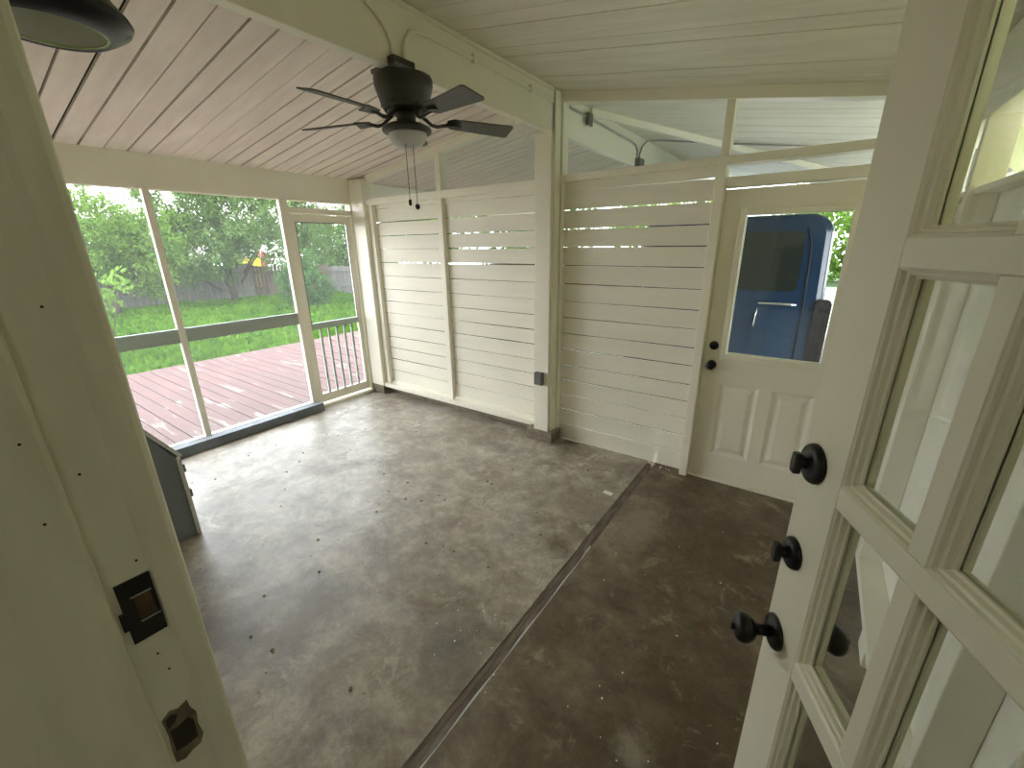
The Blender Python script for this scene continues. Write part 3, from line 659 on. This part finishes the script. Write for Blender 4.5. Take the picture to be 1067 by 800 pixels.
b.hexa([(.94, 3.24, zr(.94)), (1.9, 3.24, zr(1.9)), (1.9, YEND, zr(1.9)), (.94, YEND, zr(.94)), (.94, 3.24, zr(.94) + .05), (1.9, 3.24, zr(1.9) + .05), (1.9, YEND, zr(1.9) + .05), (.94, YEND, zr(.94) + .05)])  # extension added to cut the sky light on the carport ceiling
structure(b.build('eave_light_block', 'ceil_r'), 'added eave extension shutting sky light out of the carport', 'eave')
b = MB().box((.80, 3.3, 2.06), (.88, YEND, zr(.84) - .002)).box((-4.4, 3.3, 2.15), (-4.32, YEND, zl(-4.36)))
structure(b.build('trim_21', 'white'), 'white carport side headers', 'header')
b = MB().box((.79, 7.9, -.1), (.89, 8.0, 2.1)).box((-4.41, 7.9, -.1), (-4.31, 8.0, 2.2)).box((-1.84, 7.9, -.1), (-1.70, 8.04, 2.5))
structure(b.build('trim_22', 'white'), 'white carport end posts', 'post')
cx = -1.735
b = MB().tube([(cx, 3.21, 2.68), (cx, 4.1, 2.67), (cx, 4.55, 2.665), (cx, 4.66, 2.655), (cx, 4.72, 2.62), (cx, 4.74, 2.56), (cx, 4.74, 2.541)], .010, 8)
tag(b.build('electrical_conduit', 'steel'), 'conduit along the carport beam ending in a box', 'conduit')
b = MB().tube([(cx, 4.80, 2.541), (cx, 4.80, 2.58), (cx + .01, 4.83, 2.66), (cx + .05, 4.87, 2.715), (cx + .15, 4.90, 2.712), (-.9, 4.98, zr(-.9) - .012), (.7, 5.05, zr(.7) - .012)], .009, 8)
tag(b.build('electrical_conduit', 'steel'), 'thin conduit looping from the carport box across the ceiling', 'conduit')
tag(MB().box((-1.724, 3.50, 2.61), (-1.70, 3.58, 2.70)).build('junction_box', 'outlet', bevel=.004), 'small grey box on the carport beam close to the slatted wall', 'junction box')
tag(MB().box((-1.745, 4.70, 2.46), (-1.69, 4.84, 2.54)).build('junction_box', 'outlet', bevel=.004), 'grey box under two conduit bends on the carport beam', 'junction box')

# blue van parked under the carport
VY = 4.75
van = empty('van', (-.80, VY, -.04), 0, 'dark blue van parked behind the back door glass', 'van')
def rr_poly(x0, x1, z0, z1, r, n=8):
    P = []
    for (cx_, cz, a0) in ((x1 - r, z1 - r, 0), (x0 + r, z1 - r, PI / 2), (x0 + .04, z0 + .04, PI), (x1 - .04, z0 + .04, 1.5 * PI)):
        rad = r if a0 < PI else .04
        for i in range(n + 1):
            a = a0 + PI / 2 * i / n; P.append((cx_ + rad * math.cos(a), cz + rad * math.sin(a)))
    return P
b = MB(); secs = [(0.05, .05), (0.0, .09), (.0, .10)]
ringdef = [(0.0, .06, .13), (.015, .025, .15), (.05, .006, .17), (.12, 0, .18), (4.2, 0, .18), (4.4, .05, .18)]
rings = [rr_poly(-.92 + i, .92 - i, .35, 1.98 - i * .6, max(r, .05)) for y, i, r in ringdef]
vs = []; n = len(rings[0])
for (y, i, r), ring in zip(ringdef, rings):
    for (x, z) in ring:
        # sides lean in a little above the waistline
        k = max(0, (z - 1.15)) * .09
        vs.append((x - math.copysign(k, x), y + max(0, z - 1.15) * .05, z))
b.add(vs, [(k * n + j, k * n + (j + 1) % n, (k + 1) * n + (j + 1) % n, (k + 1) * n + j) for k in range(len(rings) - 1) for j in range(n)], True)
b.f.append(tuple(range(n))); b.f.append(tuple((len(rings) - 1) * n + j for j in range(n)))
b.build('body', 'van', van)
def rear(x0, x1, z0, z1, d0, d1, nm, m, bev=.02, r=.05):
    P = rr_poly(x0, x1, z0, z1, r); bb = MB(); N_ = len(P)
    def yy(z): return max(0, z - 1.15) * .05
    bb.add([(x, yy(z) + d0, z) for x, z in P] + [(x, yy(z) + d1, z) for x, z in P], [tuple(range(N_)), tuple(range(N_, 2 * N_))[::-1]] + [(i, (i + 1) % N_, (i + 1) % N_ + N_, i + N_) for i in range(N_)])
    return bb.build(nm, m, van)
rear(.02, .72, .55, 1.89, -.012, .01, 'rear_door', 'van', r=.08); rear(-.72, 0., .55, 1.88, -.012, .01, 'rear_door', 'van', r=.08)
rear(.07, .66, 1.30, 1.83, -.016, .0, 'rear_window', 'van_win', r=.07); rear(-.64, -.07, 1.33, 1.80, -.016, .0, 'rear_window', 'van_win', r=.07)
MB().tube([(.735, -.012, .56), (.738, -.012, 1.2), (.715, .012, 1.70), (.66, .024, 1.86)], .007, 6).build('door_seam', 'rubber', van)
h = MB().tube([(.38, -.02, 1.18), (.385, -.045, 1.182), (.42, -.052, 1.185), (.64, -.052, 1.185), (.675, -.045, 1.182), (.68, -.02, 1.18)], .014, 12).build('door_handle', 'chrome', van)
b = MB().tube([(.375, -.014, 1.13), (.365, -.016, 1.05), (.36, -.016, .97), (.358, -.014, .94)], .006, 8); b.build('recess_highlight', 'chrome', van)  # reflection below the handle modelled as a thin chrome line
rear(.10, .66, .60, .93, -.018, .0, 'lower_panel', 'van', r=.03)
rear(.83, .95, .60, 1.24, -.03, .03, 'tail_lamp', 'lens_dark', r=.05); rear(-.865, -.755, .62, 1.30, -.03, .03, 'tail_lamp', 'lens_dark', r=.05)
MB().box((-.9, -.10, .38), (.9, .02, .55)).build('bumper', 'lens_dark', van, bevel=.03, seg=3)
for sx_ in (-.80, .80):
    for y in (.75, 3.5):
        MB().lathe([(.20, -.10), (.33, -.10), (.34, -.06), (.34, .06), (.33, .10), (.20, .10)], (sx_, y, .34), 32, (1, 0, 0)).build('wheel', 'rubber', van)

# ------------------------------------------------------------------ yard: deck, lawn, fence
b = MB(); y = -3.0
rd = random.Random(5)
while y < 7.6:
    x = -8.12
    cuts = sorted([x, rd.uniform(-7.0, -5.2), -4.42]); z = -.05 + rd.uniform(-.002, .002)
    for a, c in zip(cuts, cuts[1:]): b.box((a + .0015, y, z - .03), (c - .0015, y + .134, z))
    y += .142
tag(b.build('wooden_deck', 'deck'), 'worn red painted wooden deck outside the screened wall', 'deck')
b = MB().box((-8.10, -3, -.34), (-8.06, 7.6, -.085)).box((-4.5, -3, -.34), (-4.46, 7.6, -.085))
for x in (-7.4, -6.6, -5.8, -5.0): b.box((x, -3, -.30), (x + .04, 7.6, -.085))
b.build('deck_joists', 'wood', bpy.data.objects['wooden_deck'])
structure(MB().box((-40, -14, -.6), (-4.40, 30, -.34)).box((-4.40, 10, -.6), (1.6, 30, -.34)).build('ground', 'soil'), 'green ground of the back yard', 'ground')
structure(MB().box((1.6, -4, -.3), (5.5, 22, -.10)).box((-4.4, 10, -.33), (1.6, 22, -.10)).build('ground', 'driveway'), 'pale driveway beside and behind the carport', 'driveway')
structure(MB().box((5.5, -6, -.6), (40, 40, -.12)).box((-4.4, 22, -.33), (5.5, 40, -.12)).build('ground', 'soil'), 'green ground beyond the driveway', 'ground')
rg = random.Random(21); b = MB()
for i in range(26000):
    u = rg.random() ** 1.25
    x = -8.15 - 11.8 * u; y = rg.uniform(-1.0, 12.0)
    if i < 5200: x = rg.uniform(-9.6, -8.13); y = rg.uniform(-1, 8)
    hgt = rg.uniform(.07, .20) * (1 + .4 * math.sin(x * 1.3) * math.sin(y * 1.7)); wd = rg.uniform(.02, .05) * (1 + u)
    a = rg.uniform(0, 2 * PI); dx, dy = math.cos(a) * wd, math.sin(a) * wd; lx_, ly_ = rg.uniform(-.1, .1), rg.uniform(-.1, .1)
    zb = -.345
    b.add([(x - dx, y - dy, zb), (x + dx, y + dy, zb), (x + dx * .8 + lx_ * .6, y + dy * .8 + ly_ * .6, zb + hgt * .7), (x + lx_, y + ly_, zb + hgt), (x - dx * .8 + lx_ * .6, y - dy * .8 + ly_ * .6, zb + hgt * .7)], [(0, 1, 2, 3, 4)])
tag(b.build('grass', 'grass'), 'lush bright green grass and ground cover between deck and fence', 'grass', kind='stuff')

def fence(p0, p1, zt, m, label, seed):
    p0, p1 = Vector(p0), Vector(p1); d = (p1 - p0); L = d.length; d.normalize(); nn = Vector((-d.y, d.x, 0)); rf = random.Random(seed)
    f = empty('board_fence', p0, 0, label, 'fence')
    b = MB(); t = 0
    while t < L:
        wd = .14; h = zt + rf.uniform(-.05, .04); le = rf.uniform(-.01, .01)
        a = d * t; c = d * min(t + wd - .008, L); e = nn * .02 + nn * le
        P = [a + nn * le, c + nn * le, c + e, a + e]
        b.hexa([(v.x, v.y, -.36) for v in P] + [(v.x, v.y, h + rf.uniform(-.01, .01)) for v in P])
        t += wd
    b.build('boards', m, f)
    r = MB()
    for z in (.05, .7):
        P = [nn * -.05 - nn * .0, d * L - nn * .05, d * L - nn * .012, -nn * .012]
        r.hexa([(v.x, v.y, z) for v in P] + [(v.x, v.y, z + .09) for v in P])
    r.build('rails', m, f)
    return f
fence((-20.0, -2.0, 0), (-20.0, 8.9, 0), 1.10, 'fence_gray', 'weathered grey board fence behind the big trees', 1)
fence((-19.94, 8.84, 0), (-18.23, 11.36, 0), 1.0, 'fence_brown', 'brown board fence panel just left of the screen door', 2)
fence((-18.30, 11.42, 0), (-8.5, 12.6, 0), .92, 'fence_gray', 'grey board fence seen through the screen door', 3)

# ------------------------------------------------------------------ trees and shrubs
def leaves(rt, blobs, n, size, droop=0., clump=40):
    b = MB(); k = 0
    tot = sum(rx * ry * rz for (_, (rx, ry, rz)) in blobs)
    for (c, rad) in blobs:
        cnt = max(1, int(n * rad[0] * rad[1] * rad[2] / tot / clump))
        for _ in range(cnt):
            while True:
                p = Vector((rt.uniform(-1, 1), rt.uniform(-1, 1), rt.uniform(-1, 1)))
                if .25 < p.length < 1: break
            p = p.normalized() * (p.length ** .5)
            q = Vector((c[0] + p.x * rad[0], c[1] + p.y * rad[1], c[2] + p.z * rad[2]))
            cs = size * 5
            dirv = Vector((rt.uniform(-1, 1), rt.uniform(-1, 1), rt.uniform(-1, .5) - droop)).normalized()
            for _ in range(clump):
                s = rt.uniform(-1, 1)
                o = q + dirv * s * cs + Vector((rt.gauss(0, cs * .28), rt.gauss(0, cs * .28), rt.gauss(0, cs * .28)))
                u = Vector((rt.uniform(-1, 1), rt.uniform(-1, 1), rt.uniform(-1, 1) - droop)).normalized()
                v = u.orthogonal().normalized(); v = (v * math.cos(k) + u.cross(v) * math.sin(k)); k += 1
                a = size * rt.uniform(.7, 1.3)
                b.add([o - u * a, o - u * a * .2 + v * a * .42, o + u * a, o - u * a * .2 - v * a * .42], [(0, 1, 2, 3)])
    return b
def tree(name, base, blobs, n, size, m, label, cat, seed, droop=0., trunk=True, group=None):
    rt = random.Random(seed); e = empty(name, base, 0, label, cat, group)
    B = Vector(base)
    rel = [((c[0] - B.x, c[1] - B.y, c[2] - B.z), r) for c, r in blobs]
    leaves(rt, rel, n, size, droop).build('foliage', m, e)
    t = MB()
    top = max(rel, key=lambda q: q[0][2])[0]
    if trunk:
        t.tube([(0, 0, -.05), (top[0] * .2, top[1] * .2, top[2] * .35), (top[0] * .6, top[1] * .6, top[2] * .7), top], .14, 8, .04)
    for (c, r) in rel:
        st = (c[0] * .25, c[1] * .25, max(.02, c[2] * .35)) if trunk else (0, 0, .0)
        t.tube([st, (c[0] * .7, c[1] * .7, c[2] * .75), c], .05 if trunk else .015, 6, .008)
    t.build('trunk' if trunk else 'stems', 'bark', e)
    return e
G = -.36
tree('leafy_tree', (-18.5, 3.9, G), [((-18.2, 3.4, 2.2), (1.2, 1.4, 1.3)), ((-18.0, 4.7, 1.6), (1.0, 1.2, 1.3)), ((-18.6, 2.2, 2.0), (1., 1.2, 1.0)), ((-18.0, 5.3, 2.2), (.9, 1.0, .9))], 26000, .058, 'leaf_bright', 'bright green bushy tree in the leftmost screened opening', 'tree', 1)
tree('drooping_tree', (-19.0, 7.6, G), [((-18.6, 6.4, 3.6), (1.5, 1.3, 1.6)), ((-18.2, 7.4, 2.6), (1.5, 1.4, 1.5)), ((-18.4, 8.4, 3.4), (1.4, 1.3, 1.5)), ((-18.0, 6.6, 1.7), (1.1, 1.2, 1.0)), ((-18.0, 8.6, 1.9), (1.1, 1.1, .8)), ((-18.6, 7.2, 4.8), (1.6, 1.7, 1.2)), ((-18.2, 9.3, 2.9), (.8, .7, .9)), ((-19.0, 5.9, 1.2), (.6, .7, .7)), ((-19.0, 7.4, 1.3), (.6, .9, .6))], 44000, .062, 'leaf_mid', 'large drooping green tree overhanging the grey fence', 'tree', 2, .7)
tree('leafy_tree', (-20.6, 11.0, G), [((-20.4, 10.9, 3.0), (1.1, 1.1, 1.5)), ((-20.6, 11.7, 4.2), (1.2, 1.2, 1.3)), ((-20.6, 12.3, 2.6), (1., 1., 1.1)), ((-20.9, 12.6, 1.3), (.6, .8, .7))], 18000, .058, 'leaf_mid', 'narrow leafy tree behind the brown fence panel', 'tree', 3, .3)
tree('leafy_tree', (-16.5, 13.6, G), [((-16.4, 12.5, 3.2), (1.3, 1.2, 1.6)), ((-15.6, 13.6, 4.0), (1.5, 1.3, 1.8)), ((-14.4, 12.8, 2.8), (1.2, 1., 1.3)), ((-13.6, 13.4, 3.6), (1.3, 1., 1.5))], 26000, .058, 'leaf_mid', 'leafy tree filling the top of the screen door', 'tree', 4)
tree('garden_shrub', (-14.6, 7.9, G), [((-14.6, 7.9, .55), (.55, .6, .8)), ((-14.3, 8.3, .35), (.5, .5, .6)), ((-14.8, 8.4, 1.2), (.4, .4, .5))], 5200, .06, 'leaf_deep', 'deep green shrub on the lawn beside the screen door post', 'shrub', 5, 0, False)
tree('garden_shrub', (-12.6, 9.8, G), [((-12.6, 9.8, .9), (.6, .55, .9)), ((-12.3, 10.2, .5), (.5, .5, .6))], 4200, .06, 'leaf_mid', 'green shrub seen through the upper screen door', 'shrub', 6, 0, False)
tree('young_plant', (-10.3, 1.85, G), [((-10.2, 1.95, 1.15), (.22, .36, .12)), ((-10.2, 1.8, .85), (.25, .3, .16)), ((-10.2, 2.2, 1.0), (.15, .25, .08))], 420, .07, 'leaf_bright', 'pale green broad leaved plant at the left edge of the lawn', 'plant', 7, .3, False)
# far background trees, one by one
for i, (x, y, z, r, lab) in enumerate(((-27, 1.0, 1.3, 2.0, 'distant tree at the far left beyond the grey fence'), (-29, 6.8, 1.6, 2.2, 'distant tree behind the drooping tree'), (-25, 16.5, 2.0, 2.4, 'distant tree behind the brown fence panel'), (-19, 18.5, 3.6, 3.0, 'distant tree behind the screen door opening'), (-11, 17.5, 3.2, 2.8, 'distant tree seen through the slat gaps'))):
    tree('distant_tree', (x, y, G), [((x, y, z), (r * .7, r, r * .8)), ((x + .5, y + r * .6, z * .7), (r * .6, r * .7, r * .6)), ((x + .4, y - r * .6, z * .7), (r * .6, r * .7, r * .6))], 6500, .15, 'leaf_mid', lab, 'tree', 30 + i, .2, True, 'distant trees beyond the fence')
rt = random.Random(9)
e = empty('overhanging_branch', (-13, 1.2, G), 0, 'thin leafy branches hanging at the top left against the white sky', 'tree')
leaves(rt, [((.3, .9, 3.7), (.6, .9, .3)), ((.6, 2.0, 3.85), (.5, .7, .22)), ((.2, 0., 3.6), (.6, .8, .35))], 1300, .05, 0, 18).build('foliage', 'leaf_deep', e)
MB().tube([(0, 0, -.05), (.1, -.2, 2), (.3, .3, 3.6), (.5, 1.6, 3.85), (.6, 2.6, 3.95)], .06, 8, .008).build('trunk', 'bark', e)
# trees by the driveway, behind the van
for i, (x, y, z, r, lab) in enumerate(((1.0, 25, 2.6, 2.6, 'bright tree past the driveway right of the van'), (-7.5, 26, 3.0, 2.8, 'tree past the driveway left of the van'), (6.5, 20, 2.6, 2.4, 'tree at the far right of the driveway'), (9, 6, 2.2, 2.4, 'tree beyond the right wall'))):
    tree('driveway_tree', (x, y, -.12), [((x, y, z), (r, r * .7, r * .9)), ((x + r * .5, y, z * .65), (r * .7, r * .6, r * .6)), ((x - r * .5, y, z * .65), (r * .7, r * .6, r * .6))], 5000, .16, 'leaf_bright', lab, 'tree', 50 + i, .2, True, 'trees past the driveway')
tag(MB().tube([(-14, -6, 3.3), (-14.4, 1, 3.22), (-15, 8, 3.4), (-15.5, 14, 3.9)], .012, 6).build('overhead_cable', 'cable'), 'thin overhead cable crossing the white sky', 'cable')
ph = empty('play_structure', (-26, 11.6, G), 0, 'small red and yellow play structure showing above the fence', 'play structure')
MB().box((-.5, -.9, 0), (.5, .30, 1.62)).build('yellow_wall', 'yellow', ph, bevel=.05)
MB().box((-.45, .36, 0), (.45, .68, 1.72)).prism([(.30, 1.72), (.74, 1.72), (.52, 1.98)], 0, -.5, .5).build('red_tower', 'red', ph)
